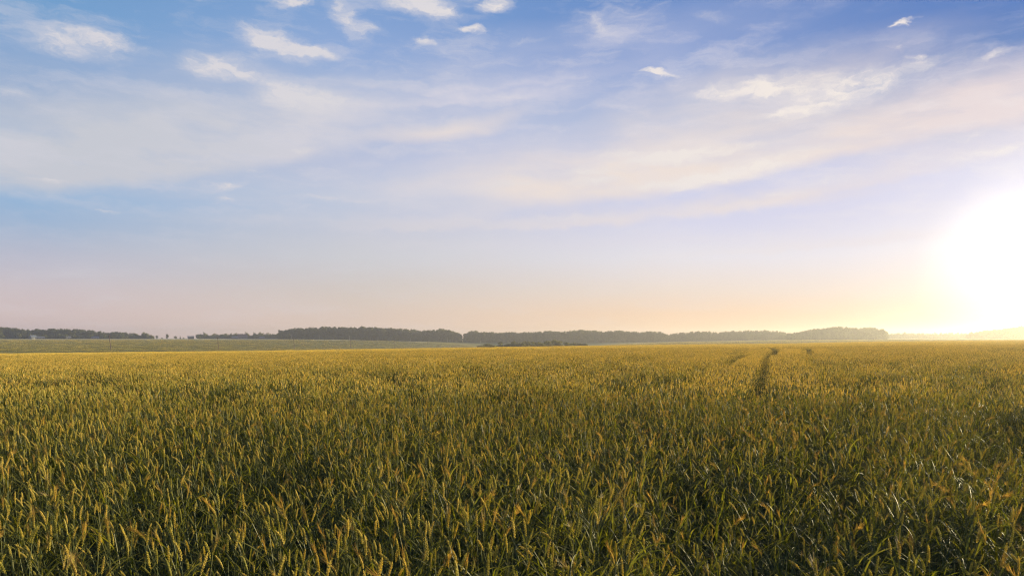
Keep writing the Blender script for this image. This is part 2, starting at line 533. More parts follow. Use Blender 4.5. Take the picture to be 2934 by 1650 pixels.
# smooth a little along distance and azimuth
for _ in range(2):
    TOPZ[:, 1:-1] = 0.25 * TOPZ[:, :-2] + 0.5 * TOPZ[:, 1:-1] + 0.25 * TOPZ[:, 2:]
    TOPZ[1:-1] = 0.25 * TOPZ[:-2] + 0.5 * TOPZ[1:-1] + 0.25 * TOPZ[2:]
TOPZ[:, DG < 14] = CROP_H


def top_z(x, y):
    """height of the crop's top at x, y (arrays)"""
    x, y = np.asarray(x, float), np.asarray(y, float)
    a, d = np.arctan2(x, y), np.hypot(x, y)
    ia = np.clip(np.searchsorted(AZG, a) - 1, 0, len(AZG) - 2)
    fa = np.clip((a - AZG[ia]) / (AZG[ia + 1] - AZG[ia]), 0, 1)
    idd = np.clip(np.searchsorted(DG, d) - 1, 0, len(DG) - 2)
    fd = np.clip((d - DG[idd]) / (DG[idd + 1] - DG[idd]), 0, 1)
    z = (TOPZ[ia, idd] * (1 - fa) * (1 - fd) + TOPZ[ia + 1, idd] * fa * (1 - fd) + TOPZ[ia, idd + 1] * (1 - fa) * fd + TOPZ[ia + 1, idd + 1] * fa * fd)
    return z


def ground_z(x, y):
    return top_z(x, y) - CROP_H


def at(u, D):
    """ground point seen in source column u at distance D"""
    a = az_of(u)
    x, y = D * math.sin(a), D * math.cos(a)
    return x, y, float(ground_z(x, y))


def new_mesh(name, verts, faces, mats=(), mat_idx=None, tone=None, smooth=False):
    me = bpy.data.meshes.new(name)
    me.from_pydata(verts, [], faces)
    for m in mats:
        me.materials.append(m)
    if mat_idx is not None:
        me.polygons.foreach_set('material_index', np.asarray(mat_idx, np.int32))
    if tone is not None:
        at_ = me.attributes.new('tone', 'FLOAT', 'POINT')
        at_.data.foreach_set('value', np.asarray(tone, np.float32))
    if smooth:
        me.polygons.foreach_set('use_smooth', np.ones(len(me.polygons), bool))
    me.update()
    return me


def link(name, me, parent=None, coll=None):
    ob = bpy.data.objects.new(name, me)
    (coll or C).objects.link(ob)
    if parent:
        ob.parent = parent
    return ob


def tag(ob, label=None, cat=None, group=None, kind=None):
    if label:
        ob['label'] = label
    if cat:
        ob['category'] = cat
    if group:
        ob['group'] = group
    if kind:
        ob['kind'] = kind
    return ob


verts, faces, zone_v = [(0, 0, 0)], [], [0.0]
na, nd = len(AZG), len(DG)
for i in range(na - 1):
    for j in range(nd):
        a, d = AZG[i], DG[j]
        verts.append((d * math.sin(a), d * math.cos(a), TOPZ[i, j] - CROP_H))
        far_edge = max(880, tab(LOW_D, np.array([a]))[0] + 60)
        zone_v.append(min(1.0, max(0.0, (d - 60) / 120)) + (1.0 if d > far_edge + 8 and -0.62 < a < -0.12 else 0.0))
for i in range(na - 1):
    i2 = (i + 1) % (na - 1)
    faces.append((0, 1 + i2 * nd, 1 + i * nd))
    for j in range(nd - 1):
        faces.append((1 + i * nd + j, 1 + i2 * nd + j, 1 + i2 * nd + j + 1, 1 + i * nd + j + 1))
me = new_mesh('ground', verts, faces, [M_GROUND], smooth=True)
za = me.attributes.new('zone', 'FLOAT', 'POINT')
za.data.foreach_set('value', np.array(zone_v, np.float32))
ground = link('ground', me)
tag(ground, 'rolling farmland ground under the crop reaching the horizon', 'ground', kind='structure')


# ------------------------------------------------------------------ mesh building
class MB:
    def __init__(self):
        self.v, self.f, self.m, self.t = [], [], [], []
        self.tone = 0.0

    def add(self, vs, fs, mi=0):
        o = len(self.v)
        self.v.extend(vs)
        self.t.extend([self.tone] * len(vs))
        for f in fs:
            self.f.append(tuple(o + k for k in f))
            self.m.append(mi)

    def tube(self, pts, rad, n=3, mi=0, cap=False):
        vs, fs = [], []
        for i, p in enumerate(pts):
            p = Vector(p)
            d = (Vector(pts[min(i + 1, len(pts) - 1)]) - Vector(pts[max(i - 1, 0)])).normalized()
            u = d.orthogonal().normalized() if abs(d.z) < 0.9 else Vector((1, 0, 0)).cross(d).normalized()
            w = d.cross(u)
            for k in range(n):
                a = 2 * math.pi * k / n
                vs.append(p + (u * math.cos(a) + w * math.sin(a)) * rad[i])
        for i in range(len(pts) - 1):
            for k in range(n):
                k2 = (k + 1) % n
                fs.append((i * n + k, i * n + k2, (i + 1) * n + k2, (i + 1) * n + k))
        if cap:
            fs.append(tuple(range(n))[::-1])
            fs.append(tuple((len(pts) - 1) * n + k for k in range(n)))
        self.add(vs, fs, mi)

    def spindle(self, p, d, length, rad, n=4, mi=0):
        p, d = Vector(p), Vector(d).normalized()
        u = d.orthogonal().normalized()
        w = d.cross(u)
        vs = [p]
        for t, r in ((0.32, 1.0), (0.68, 0.75)):
            for k in range(n):
                a = 2 * math.pi * k / n
                vs.append(p + d * length * t + (u * math.cos(a) + w * math.sin(a)) * rad * r)
        vs.append(p + d * length)
        fs = []
        for k in range(n):
            k2 = (k + 1) % n
            fs.append((0, 1 + k2, 1 + k))
            fs.append((1 + k, 1 + k2, 1 + n + k2, 1 + n + k))
            fs.append((1 + n + k, 1 + n + k2, 1 + 2 * n))
        self.add(vs, fs, mi)

    def diamond(self, p, d, length, rad, n=3, mi=0):
        p, d = Vector(p), Vector(d).normalized()
        u = d.orthogonal().normalized()
        w = d.cross(u)
        vs = [p] + [p + d * length * 0.45 + (u * math.cos(2 * math.pi * k / n) + w * math.sin(2 * math.pi * k / n)) * rad for k in range(n)] + [p + d * length]
        fs = []
        for k in range(n):
            k2 = (k + 1) % n
            fs += [(0, 1 + k2, 1 + k), (1 + k, 1 + k2, 1 + n)]
        self.add(vs, fs, mi)

    def strip(self, pts, sides, widths, mi=0, fold=0.0):
        vs, fs = [], []
        for i, p in enumerate(pts):
            p, s = Vector(p), Vector(sides[i])
            d = (Vector(pts[min(i + 1, len(pts) - 1)]) - Vector(pts[max(i - 1, 0)])).normalized()
            up = s.cross(d).normalized()
            w = widths[i] / 2
            if fold:
                vs += [p - s * w + up * w * fold, p, p + s * w + up * w * fold]
            else:
                vs += [p - s * w, p + s * w]
        k = 3 if fold else 2
        for i in range(len(pts) - 1):
            for j in range(k - 1):
                fs.append((i * k + j, i * k + j + 1, (i + 1) * k + j + 1, (i + 1) * k + j))
        self.add(vs, fs, mi)

    def box(self, c, s, mi=0, rz=0.0):
        cx, cy_, cz = c
        vs = []
        for dx in (-1, 1):
            for dy in (-1, 1):
                for dz in (-1, 1):
                    x, y = dx * s[0] / 2, dy * s[1] / 2
                    vs.append((cx + x * math.cos(rz) - y * math.sin(rz), cy_ + x * math.sin(rz) + y * math.cos(rz), cz + dz * s[2] / 2))
        self.add(vs, [(0, 1, 3, 2), (4, 6, 7, 5), (0, 4, 5, 1), (2, 3, 7, 6), (0, 2, 6, 4), (1, 5, 7, 3)], mi)

    def mesh(self, name, mats, smooth=False):
        return new_mesh(name, [tuple(v) for v in self.v], self.f, mats, self.m, self.t, smooth)


rng = random.Random(11)


def leaf_into(mb, base, az, length, width, e0, e1, segs, mi, fold=0.35, twist=0.0):
    """blade arching from elevation e0 at the stem to e1 at the tip"""
    p = Vector(base)
    pts, sides, ws = [p.copy()], [], []
    for i in range(segs + 1):
        t = i / segs
        e = e0 + (e1 - e0) * t ** 1.5
        a = az + twist * t * 0.6
        d = Vector((math.cos(a) * math.cos(e), math.sin(a) * math.cos(e), math.sin(e)))
        s = Vector((-math.sin(a), math.cos(a), 0))
        up = s.cross(d)
        tw = twist * t
        sides.append((s * math.cos(tw) + up * math.sin(tw)).normalized())
        ws.append(max(0.0006, width * (0.55 + 0.45 * min(1, t * 4)) * (1 - max(0, t - 0.35) / 0.65) ** 0.8 if t < 0.999 else 0.0006))
        if i < segs:
            p = p + d * length / segs
            pts.append(p.copy())
    mb.strip(pts, sides, ws, mi, fold)


def plant_params(r, kind):
    h = r.uniform(0.66, 0.80) if kind != 'tiller' else r.uniform(0.40, 0.62)
    phi = r.uniform(0, 2 * math.pi)
    bend = r.uniform(0.0, 0.06) if kind != 'leaning' else r.uniform(0.09, 0.20)
    if kind == 'leaning':
        phi = math.pi + r.uniform(-0.6, 0.6)
    return h, phi, bend


def plant(r, kind, lod=0):
    """kinds: upright, leaning, bearded, tiller.  Returns dict of MBs; lod 0 full, 1 mid, 2 coarse"""
    out = {'stem': MB(), 'ear': MB(), 'awns': MB(), 'leaf': []}
    h, phi, bend = plant_params(r, kind)
    dx, dy = math.cos(phi) * bend, math.sin(phi) * bend

    def pt(t):
        return Vector((dx * t ** 2.2, dy * t ** 2.2, h * (t - 0.12 * (bend / 0.2) * t ** 3)))
    ns = (7, 4, 2)[lod]
    pts = [pt(i / ns) for i in range(ns + 1)]
    out['stem'].tube(pts, [0.0021 - 0.0009 * i / ns for i in range(ns + 1)] if lod < 2 else [0.003] * (ns + 1), 4 if lod == 0 else 3, 0)
    tip = pts[-1]
    d = (pts[-1] - pts[-2]).normalized()
    if kind != 'tiller':
        L = r.uniform(0.056, 0.088)
        nod = Vector((math.cos(phi), math.sin(phi), 0)) * (r.uniform(0.02, 0.22) if r.random() < 0.7 else r.uniform(0.3, 0.7)) + Vector((r.uniform(-.15, .15), r.uniform(-.15, .15), 0))
        sa = r.uniform(0, math.pi)
        if lod == 0:
            n = int(L / 0.0052)
            p = tip.copy()
            ax = d.copy()
            line = [p.copy()]
            for i in range(n):
                t = i / n
                ax = (ax + nod * (1.6 / n)).normalized()
                s = ax.cross(Vector((math.cos(sa), math.sin(sa), 0.01))).normalized()
                b = ax.cross(s)
                sg = 1 if i % 2 else -1
                k = (0.55 + 0.45 * min(1, t * 3.5)) * (1 - 0.5 * max(0, t - 0.7) / 0.3)
                k *= r.uniform(0.9, 1.1)
                rr = 0.0027 * k
                out['ear'].spindle(p + s * sg * 0.0016, ax + s * sg * 0.42, 0.0135 * k, rr, 5)
                out['ear'].spindle(p + b * 0.0012 + s * sg * 0.001, ax + b * 0.34 + s * sg * 0.2, 0.0115 * k, rr * 0.9, 4)
                out['ear'].spindle(p - b * 0.0012 + s * sg * 0.001, ax - b * 0.34 + s * sg * 0.2, 0.0115 * k, rr * 0.9, 4)
                if kind == 'bearded':
                    for q in range(2):
                        la = r.uniform(0.035, 0.066)
                        dd = (ax + s * sg * r.uniform(0.1, 0.34) + b * r.uniform(-.25, .25)).normalized()
                        o0 = p + ax * 0.008
                        out['awns'].strip([o0, o0 + dd * la * 0.5, o0 + (dd + ax * 0.1) * la], [b + s * 0.4] * 3, [0.0016, 0.0012, 0.0003], 0)
                p = p + ax * (L / n)
                line.append(p.copy())
            out['ear'].spindle(p - ax * 0.004, ax, 0.013, 0.0024, 4)
            out['ear'].tube(line, [0.0016] * len(line), 3)
        else:
            ax = (d + nod * 0.6).normalized()
            if lod == 1:
                side = ax.orthogonal().normalized()
                out['ear'].spindle(tip, ax, L * 1.0, 0.0053, 5)
                for q in range(3):
                    out['ear'].diamond(tip + ax * L * (0.15 + 0.25 * q), ax + side * (0.5 if q % 2 else -0.5), 0.022, 0.0038, 3)
                if kind == 'bearded':
                    for q in range(8):
                        la = r.uniform(0.04, 0.07)
                        dd = (ax + Vector((r.uniform(-.35, .35), r.uniform(-.35, .35), r.uniform(-.1, .1)))).normalized()
                        o0 = tip + ax * L * r.uniform(0.1, 0.8)
                        out['awns'].strip([o0, o0 + dd * la], [dd.orthogonal().normalized()] * 2, [0.0028, 0.0006], 0)
            else:
                out['ear'].diamond(tip, ax, L * 1.1, 0.0085, 3)
    nl = r.choice((2, 3, 3)) if kind != 'tiller' else r.choice((3, 4))
    if lod == 2:
        nl = 1
    if lod == 1:
        nl = 2 if kind != 'tiller' else 3
    for k in range(nl):
        t = (0.50 + 0.40 * (k + r.uniform(0, 0.8)) / nl) if kind != 'tiller' else r.uniform(0.35, 0.98)
        mb = MB()
        leaf_into(mb, pt(t), r.uniform(0, 2 * math.pi), r.uniform(0.15, 0.29), r.uniform(0.0075, 0.013) * (1, 1.0, 1.2)[lod], R(r.uniform(40, 75)), R(r.uniform(-85, 25)), (8, 4, 2)[lod], 0,
                  0.3 if lod == 0 else 0.0, r.uniform(-1.2, 1.2))
        out['leaf'].append(mb)
    return out


def merged(parts_list, name, transforms=None, ear=None):
    """several plants -> one mesh, four material slots"""
    big = MB()
    for i, pl in enumerate(parts_list):
        M = transforms[i][0] if transforms else Matrix.Identity(4)
        tone = transforms[i][1] if transforms else 0.0
        for mi, mbs in ((0, [pl['stem']]), (1, [pl['ear']]), (2, [pl['awns']]), (3, pl['leaf'])):
            for mb in mbs:
                if mb.v:
                    big.tone = tone
                    big.add([M @ Vector(v) for v in mb.v], mb.f, mi)
    return big.mesh(name, [M_STEM, ear or M_EAR, M_AWN, M_LEAF])


# ------------------------------------------------------------------ scatter by geometry nodes
def scatter(name, pts, rots, scls, idx, protos, label, cat, kind='stuff'):
    """one object whose points carry copies of the prototype meshes"""
    coll = bpy.data.collections.new(name + '_source')
    for i, me in enumerate(protos):
        coll.objects.link(bpy.data.objects.new('%s_%03d' % (name, i), me))
    me = bpy.data.meshes.new(name)
    me.vertices.add(len(pts))
    me.vertices.foreach_set('co', np.asarray(pts, np.float32).ravel())
    a = me.attributes.new('rot', 'FLOAT_VECTOR', 'POINT')
    a.data.foreach_set('vector', np.asarray(rots, np.float32).ravel())
    a = me.attributes.new('scl', 'FLOAT_VECTOR', 'POINT')
    a.data.foreach_set('vector', np.asarray(scls, np.float32).ravel())
    a = me.attributes.new('idx', 'INT', 'POINT')
    a.data.foreach_set('value', np.asarray(idx, np.int32))
    me.update()
    ob = link(name, me)
    ng = bpy.data.node_groups.new(name + '_scatter', 'GeometryNodeTree')
    ng.interface.new_socket('Geometry', in_out='INPUT', socket_type='NodeSocketGeometry')
    ng.interface.new_socket('Geometry', in_out='OUTPUT', socket_type='NodeSocketGeometry')
    gi, go = ng.nodes.new('NodeGroupInput'), ng.nodes.new('NodeGroupOutput')
    ci = ng.nodes.new('GeometryNodeCollectionInfo')
    ci.inputs['Collection'].default_value = coll
    ci.inputs['Separate Children'].default_value = True
    ci.inputs['Reset Children'].default_value = True
    ip = ng.nodes.new('GeometryNodeInstanceOnPoints')
    ip.inputs['Pick Instance'].default_value = True

    def na_(nm, typ):
        nd_ = ng.nodes.new('GeometryNodeInputNamedAttribute')
        nd_.data_type = typ
        nd_.inputs['Name'].default_value = nm
        return [o_ for o_ in nd_.outputs if o_.enabled and o_.name == 'Attribute'][0]
    L_ = ng.links.new
    L_(gi.outputs[0], ip.inputs['Points'])
    L_(ci.outputs[0], ip.inputs['Instance'])
    L_(na_('idx', 'INT'), ip.inputs['Instance Index'])
    L_(na_('rot', 'FLOAT_VECTOR'), ip.inputs['Rotation'])
    L_(na_('scl', 'FLOAT_VECTOR'), ip.inputs['Scale'])
    L_(ip.outputs[0], go.inputs[0])
    md = ob.modifiers.new('scatter', 'NODES')
    md.node_group = ng
    tag(ob, label, cat, kind=kind)
    return ob


nrs = np.random.RandomState(5)

# ---- the trampled tracks through the crop (world positions of their middle lines)
def crop_point(xd, yd):
    """where the ray through this view pixel meets the crop's top"""
    d = ray(xd * D2S, yd * D2S)
    for D in np.geomspace(2, 420, 700):
        hx, hy = D * d.x / math.hypot(d.x, d.y), D * d.y / math.hypot(d.x, d.y)
        if EYE + d.z / math.hypot(d.x, d.y) * D <= float(top_z(hx, hy)):
            return hx, hy
    return hx, hy


TRACKS = [([(1893, 985), (1912, 962), (1920, 935), (1926, 908), (1928, 895)], 0.15, 0.6),
          ([(1928, 895), (1936, 894), (1946, 887), (1951, 880), (1942, 876.5), (1927, 874.5)], 0.3, 0.8),
          ([(1812, 918), (1836, 907), (1857, 899), (1876, 894)], 0.28, 0.9),
          ([(1918, 877.5), (1913, 875.5)], 0.5, 0.8),
          ([(2038, 893), (2036, 886), (2034, 878)], 0.22, 0.7),
          ([(2024, 892), (2023, 885), (2022, 879)], 0.2, 0.4)]
TRACKS = [([crop_point(*q) for q in pl], w, s) for pl, w, s in TRACKS]


def track_mask(x, y):
    """0 outside, up to 1 on a track"""
    m = np.zeros(len(x))
    for pl, w, s in TRACKS:
        for (x0, y0), (x1, y1) in zip(pl[:-1], pl[1:]):
            dx, dy = x1 - x0, y1 - y0
            t = np.clip(((x - x0) * dx + (y - y0) * dy) / (dx * dx + dy * dy + 1e-9), 0, 1)
            dist = np.hypot(x - x0 - t * dx, y - y0 - t * dy)
            m = np.maximum(m, s * np.clip(1.6 - dist / w * 1.0, 0, 1))
    return m


def track_dist(x, y):
    m = np.full(len(x), 99.0)
    for pl, w, s in TRACKS:
        for (x0, y0), (x1, y1) in zip(pl[:-1], pl[1:]):
            dx, dy = x1 - x0, y1 - y0
            t = np.clip(((x - x0) * dx + (y - y0) * dy) / (dx * dx + dy * dy + 1e-9), 0, 1)
            m = np.minimum(m, np.hypot(x - x0 - t * dx, y - y0 - t * dy))
    return m


def value_noise(x, y, cell, seed):
    r_ = np.random.RandomState(seed).rand(64, 64)
    gx, gy = x / cell, y / cell
    ix, iy = np.floor(gx).astype(int), np.floor(gy).astype(int)
    fx, fy = gx - ix, gy - iy
    fx, fy = fx * fx * (3 - 2 * fx), fy * fy * (3 - 2 * fy)
    g = lambda i, j: r_[i % 64, j % 64]
    return (g(ix, iy) * (1 - fx) + g(ix + 1, iy) * fx) * (1 - fy) + (g(ix, iy + 1) * (1 - fx) + g(ix + 1, iy + 1) * fx) * fy


def lodge(x, y, seed):
    """patches pushed over by wind and rain"""
    v = (value_noise(x, y, 1.4, seed) - 0.5) * 2
    return 0.32 * v * np.abs(v)


# ---- near plants: individual prototypes
KINDS = ['upright'] * 7 + ['leaning'] * 4 + ['bearded'] * 4
prots = [plant(random.Random(100 + i), k, 0) for i, k in enumerate(KINDS)]
till = [plant(random.Random(200 + i), 'tiller', 0) for i in range(6)]
near_meshes = [merged([p_], 'wheat_near_%02d' % i) for i, p_ in enumerate(prots + till)]
tips = []
for p_ in prots:
    v = np.array([tuple(q) for q in p_['ear'].v])
    tips.append(v[v[:, 2].argmax()])

AZH = R(46)
NEAR0, NEAR1 = 2.2, 13.0


def annulus(d0, d1, per_m2, azh=AZH):
    n = int((d1 * d1 - d0 * d0) * azh * per_m2)
    d = np.sqrt(nrs.uniform(d0 * d0, d1 * d1, n))
    a = nrs.uniform(-azh, azh, n)
    return d * np.sin(a), d * np.cos(a)


EARS_M2, TILL_M2 = 104, 95
x, y = annulus(NEAR0, NEAR1, EARS_M2)
keep = nrs.rand(len(x)) > track_mask(x, y)
dens = value_noise(x, y, 0.55, 3) * 0.5 + value_noise(x, y, 1.7, 4) * 0.5
keep &= nrs.rand(len(x)) < 0.55 + 0.9 * dens
x, y = x[keep], y[keep]
ii = nrs.choice(len(prots), len(x), p=np.array([7 / 7 * 0.085] * 7 + [0.06] * 4 + [0.04125] * 4) / (0.595 + 0.24 + 0.165))
zz = ground_z(x, y)
hs = nrs.normal(1.0, 0.065, len(x)).clip(0.80, 1.16) * (0.92 + 0.16 * value_noise(x, y, 2.2, 9))
rz = nrs.uniform(0, 2 * math.pi, len(x))
lean = np.array([k == 'leaning' for k in KINDS])[ii]
rz = np.where(lean, nrs.normal(0.2, 0.6, len(x)), rz)
LANES = [[crop_point(*q) for q in pl] for pl in ([(2110, 1170), (2075, 1230), (2005, 1290), (1930, 1370), (1880, 1440)], [(1790, 1180), (1760, 1250), (1700, 1330)], [(2560, 985), (2548, 1040), (2500, 1120)], [(760, 1130), (640, 1190), (420, 1250)])]


def lane_mask(x, y):
    m = np.zeros(len(x))
    for pl in LANES:
        for (x0, y0), (x1, y1) in zip(pl[:-1], pl[1:]):
            dx, dy = x1 - x0, y1 - y0
            t = np.clip(((x - x0) * dx + (y - y0) * dy) / (dx * dx + dy * dy + 1e-9), 0, 1)
            m = np.maximum(m, np.clip(1.5 - np.hypot(x - x0 - t * dx, y - y0 - t * dy) / 0.28, 0, 1))
    return m


hs = hs * (1 - 0.26 * lane_mask(x, y))
# which of them show largest: the nearest whose ear lies inside the picture
order = np.argsort(np.hypot(x, y))
chosen = []
for k in order:
    tx_, ty_, tz_ = tips[ii[k]] * hs[k]
    c_, s_ = math.cos(rz[k]), math.sin(rz[k])
    wx, wy, wz = x[k] + tx_ * c_ - ty_ * s_, y[k] + tx_ * s_ + ty_ * c_, zz[k] + tz_
    cp, sp = math.cos(PITCH), math.sin(PITCH)
    dz = wz - EYE
    fz, fy = wy * cp + dz * sp, -wy * sp + dz * cp
    u, v = SRC_W / 2 + FPX * wx / fz, PPY - FPX * fy / fz
    if 0 < u < SRC_W and v < SRC_H - 8:
        chosen.append((k, u, v))
    if len(chosen) == 300:
        break
ch = np.zeros(len(x), bool)
ch[[c[0] for c in chosen]] = True
rest = ~ch

part_mesh = []
for i, p_ in enumerate(prots):
    d_ = {'stem': p_['stem'].mesh('stem', [M_STEM]), 'ear': p_['ear'].mesh('ear', [M_EAR]),
          'awns': p_['awns'].mesh('awns', [M_AWN]) if p_['awns'].v else None,
          'leaf': [l_.mesh('leaf', [M_LEAF]) for l_ in p_['leaf']]}
    part_mesh.append(d_)
LOOK = {'upright': 'green wheat plant with an upright beardless ear', 'leaning': 'green wheat plant with its beardless ear leaning over',
        'bearded': 'wheat plant with a bristly tawny bearded ear'}
for k, u, v in chosen:
    i = ii[k]
    t = bpy.data.objects.new('wheat_plant', None)
    t.empty_display_size = 0.05
    C.objects.link(t)
    t.location = (x[k], y[k], zz[k])
    t.rotation_euler = (nrs.normal(0, 0.06) + float(lodge(x[k:k + 1], y[k:k + 1], 41)[0]), nrs.normal(0, 0.06) + float(lodge(x[k:k + 1], y[k:k + 1], 42)[0]), rz[k])
    t.scale = (hs[k],) * 3
    where = 'left' if u < SRC_W / 3 else ('middle' if u < SRC_W * 2 / 3 else 'right')
    tag(t, '%s, nearest rows, %s third' % (LOOK[KINDS[i]], where), 'wheat plant', 'wheat plants along the near edge of the field')
    pm = part_mesh[i]
    link('stem', pm['stem'], t)
    e = link('ear', pm['ear'], t)
    if pm['awns']:
        link('awns', pm['awns'], e)
    for lm in pm['leaf']:
        link('leaf', lm, t)

xt, yt = annulus(NEAR0, NEAR1, TILL_M2)
it = nrs.randint(0, len(till), len(xt)) + len(prots)
sx = np.concatenate([x[rest], xt])
sy = np.concatenate([y[rest], yt])
si = np.concatenate([ii[rest], it])
srz = np.concatenate([rz[rest], nrs.uniform(0, 2 * math.pi, len(xt))])
ss = np.concatenate([hs[rest], nrs.uniform(0.8, 1.25, len(xt)) * (1 - 0.35 * track_mask(xt, yt))])
near_pts = np.stack([sx, sy, ground_z(sx, sy)], 1)
near_rot = np.stack([nrs.normal(0, 0.09, len(sx)) + lodge(sx, sy, 41), nrs.normal(0, 0.09, len(sx)) + lodge(sx, sy, 42), srz], 1)
near_scl = np.stack([ss, ss, ss], 1)

# ---- middle distance: tufts half a metre wide
def tuft(seed, size, n, lod, name, spread_tall=1.0, mixture=(0.42, 0.2, 0.13, 0.25), ear=None):
    r = random.Random(seed)
    pls, trs = [], []
    for k in range(n):
        kd = r.choices(['upright', 'leaning', 'bearded', 'tiller'], mixture)[0]
        pls.append(plant(r, kd, lod))
        s = r.uniform(0.88, 1.12) * spread_tall
        M = Matrix.Translation((r.uniform(-size / 2, size / 2), r.uniform(-size / 2, size / 2), 0)) @ Matrix.Rotation(r.uniform(0, 2 * math.pi) if kd != 'leaning' else r.gauss(0.2, 0.6), 4, 'Z') @ Matrix.Scale(s, 4)
        trs.append((M, r.random()))
    return merged(pls, name, trs, ear)


mid_m = [tuft(300 + i, 0.55, 46, 1, 'wheat_tuft_%d' % i, 1.0, (0.44, 0.18, 0.12, 0.26) if i < 5 else (0.24, 0.12, 0.08, 0.56)) for i in range(9)]
mid_m += [tuft(320 + i, 0.55, 46, 1, 'wheat_tuft_%d' % (9 + i), 1.0, (0.50, 0.20, 0.12, 0.18), M_EAR_SUNLIT) for i in range(4)]
x, y = annulus(NEAR1 - 0.3, 112, 1 / 0.25 * 0.92, R(43))
# along the tracks the plants stand one by one, trodden short in the track itself
clear = track_dist(x, y) > 1.3
x, y = x[clear], y[clear]
tx_, ty_ = [], []
for pl, w, s in TRACKS:
    for (x0, y0), (x1, y1) in zip(pl[:-1], pl[1:]):
        n_ = int(130 * math.hypot(x1 - x0, y1 - y0) * 4.0) + 1
        t_ = nrs.rand(n_)
        tx_.append(x0 + (x1 - x0) * t_ + nrs.uniform(-1.9, 1.9, n_))
        ty_.append(y0 + (y1 - y0) * t_ + nrs.uniform(-1.9, 1.9, n_))
tx_, ty_ = np.concatenate(tx_), np.concatenate(ty_)
k_ = (track_dist(tx_, ty_) < 1.6) & (np.hypot(tx_, ty_) > NEAR1 - 0.3) & (np.hypot(tx_, ty_) < 112)
tx_, ty_ = tx_[k_], ty_[k_]
tm_ = np.minimum(1, track_mask(tx_, ty_))
single_kinds = ['upright'] * 4 + ['leaning'] * 2 + ['bearded'] + ['tiller'] * 3
single_m = [merged([plant(random.Random(350 + i), kd_, 1)], 'wheat_single_%d' % i, None, M_EAR_SUNLIT) for i, kd_ in enumerate(single_kinds)]
ti_ = np.where(nrs.rand(len(tx_)) < np.maximum(0.33, tm_), nrs.randint(7, 10, len(tx_)), nrs.randint(0, 7, len(tx_)))
tsc_ = nrs.uniform(0.88, 1.12, len(tx_)) * (1 - 0.40 * tm_)
mid_pts = np.stack([x, y, ground_z(x, y)], 1)
mid_rot = np.stack([0.6 * lodge(x, y, 41), 0.6 * lodge(x, y, 42), nrs.normal(0, 0.5, len(x))], 1)
s_ = nrs.uniform(0.9, 1.1, len(x)) * (0.90 + 0.20 * value_noise(x, y, 2.5, 9)) * (1 - 0.55 * np.minimum(1, track_mask(x, y)))
mid_scl = np.stack([s_, s_, s_], 1)
leafy = value_noise(x, y, 3.1, 21) * 0.6 + value_noise(x, y, 0.9, 22) * 0.4 + nrs.normal(0, 0.10, len(x)) + 0.5 * track_mask(x, y) > 0.56
mid_idx = np.where(leafy, nrs.randint(5, 9, len(x)), nrs.randint(0, 5, len(x)))
# the sun's gold on distant ears is put into their paler colour
sunlit_ = np.hypot(x, y) + nrs.normal(0, 13, len(x)) + 22 * (value_noise(x, y, 7.0, 31) - 0.5) > 23 - 7 * np.clip(x / 30, -1, 1)
mid_idx = np.where(sunlit_ & (nrs.rand(len(x)) < 0.85) & (track_mask(x, y) < 0.2), nrs.randint(9, 13, len(x)), mid_idx)

# ---- far: patches of two metres, then larger ones out to the far slopes
far_m = [tuft(400 + i, 2.0, 300, 2, 'wheat_patch_%d' % i, 1.0, (0.58, 0.22, 0.13, 0.07), M_EAR_SUNLIT) for i in range(6)]
x, y = annulus(111, 440, 1 / 4.0 * 1.05, R(42))
a_ = np.arctan2(x, y)
d_ = np.hypot(x, y)
keep = (d_ < tab(CREST_D, a_) * 1.1)
x, y = x[keep], y[keep]
far_pts = np.stack([x, y, ground_z(x, y)], 1)
far_rot = np.stack([np.zeros(len(x)), np.zeros(len(x)), nrs.normal(0, 0.6, len(x))], 1)
s_ = nrs.uniform(0.95, 1.05, len(x)) * (0.95 + 0.1 * value_noise(x, y, 6, 9)) * (1 - 0.5 * np.minimum(1, track_mask(x, y)))
far_scl = np.stack([np.ones(len(x)), np.ones(len(x)), s_], 1)
far_idx = nrs.randint(0, len(far_m), len(x))

np_, nm = len(near_meshes), len(mid_m)
nf = np_ + nm + len(far_m)
single_pts = np.stack([tx_, ty_, ground_z(tx_, ty_)], 1)
single_rot = np.stack([np.zeros(len(tx_)), np.zeros(len(tx_)), nrs.uniform(0, 6.28, len(tx_))], 1)
single_scl = np.stack([tsc_] * 3, 1)
crop_obj = scatter('wheat_crop', np.concatenate([near_pts, mid_pts, far_pts, single_pts]), np.concatenate([near_rot, mid_rot, far_rot, single_rot]),
                   np.concatenate([near_scl, mid_scl, far_scl, single_scl]), np.concatenate([si, mid_idx + np_, far_idx + np_ + nm, ti_ + nf]),
                   near_meshes + mid_m + far_m + single_m, 'green and gold wheat covering the whole near field behind its front rows', 'wheat crop')

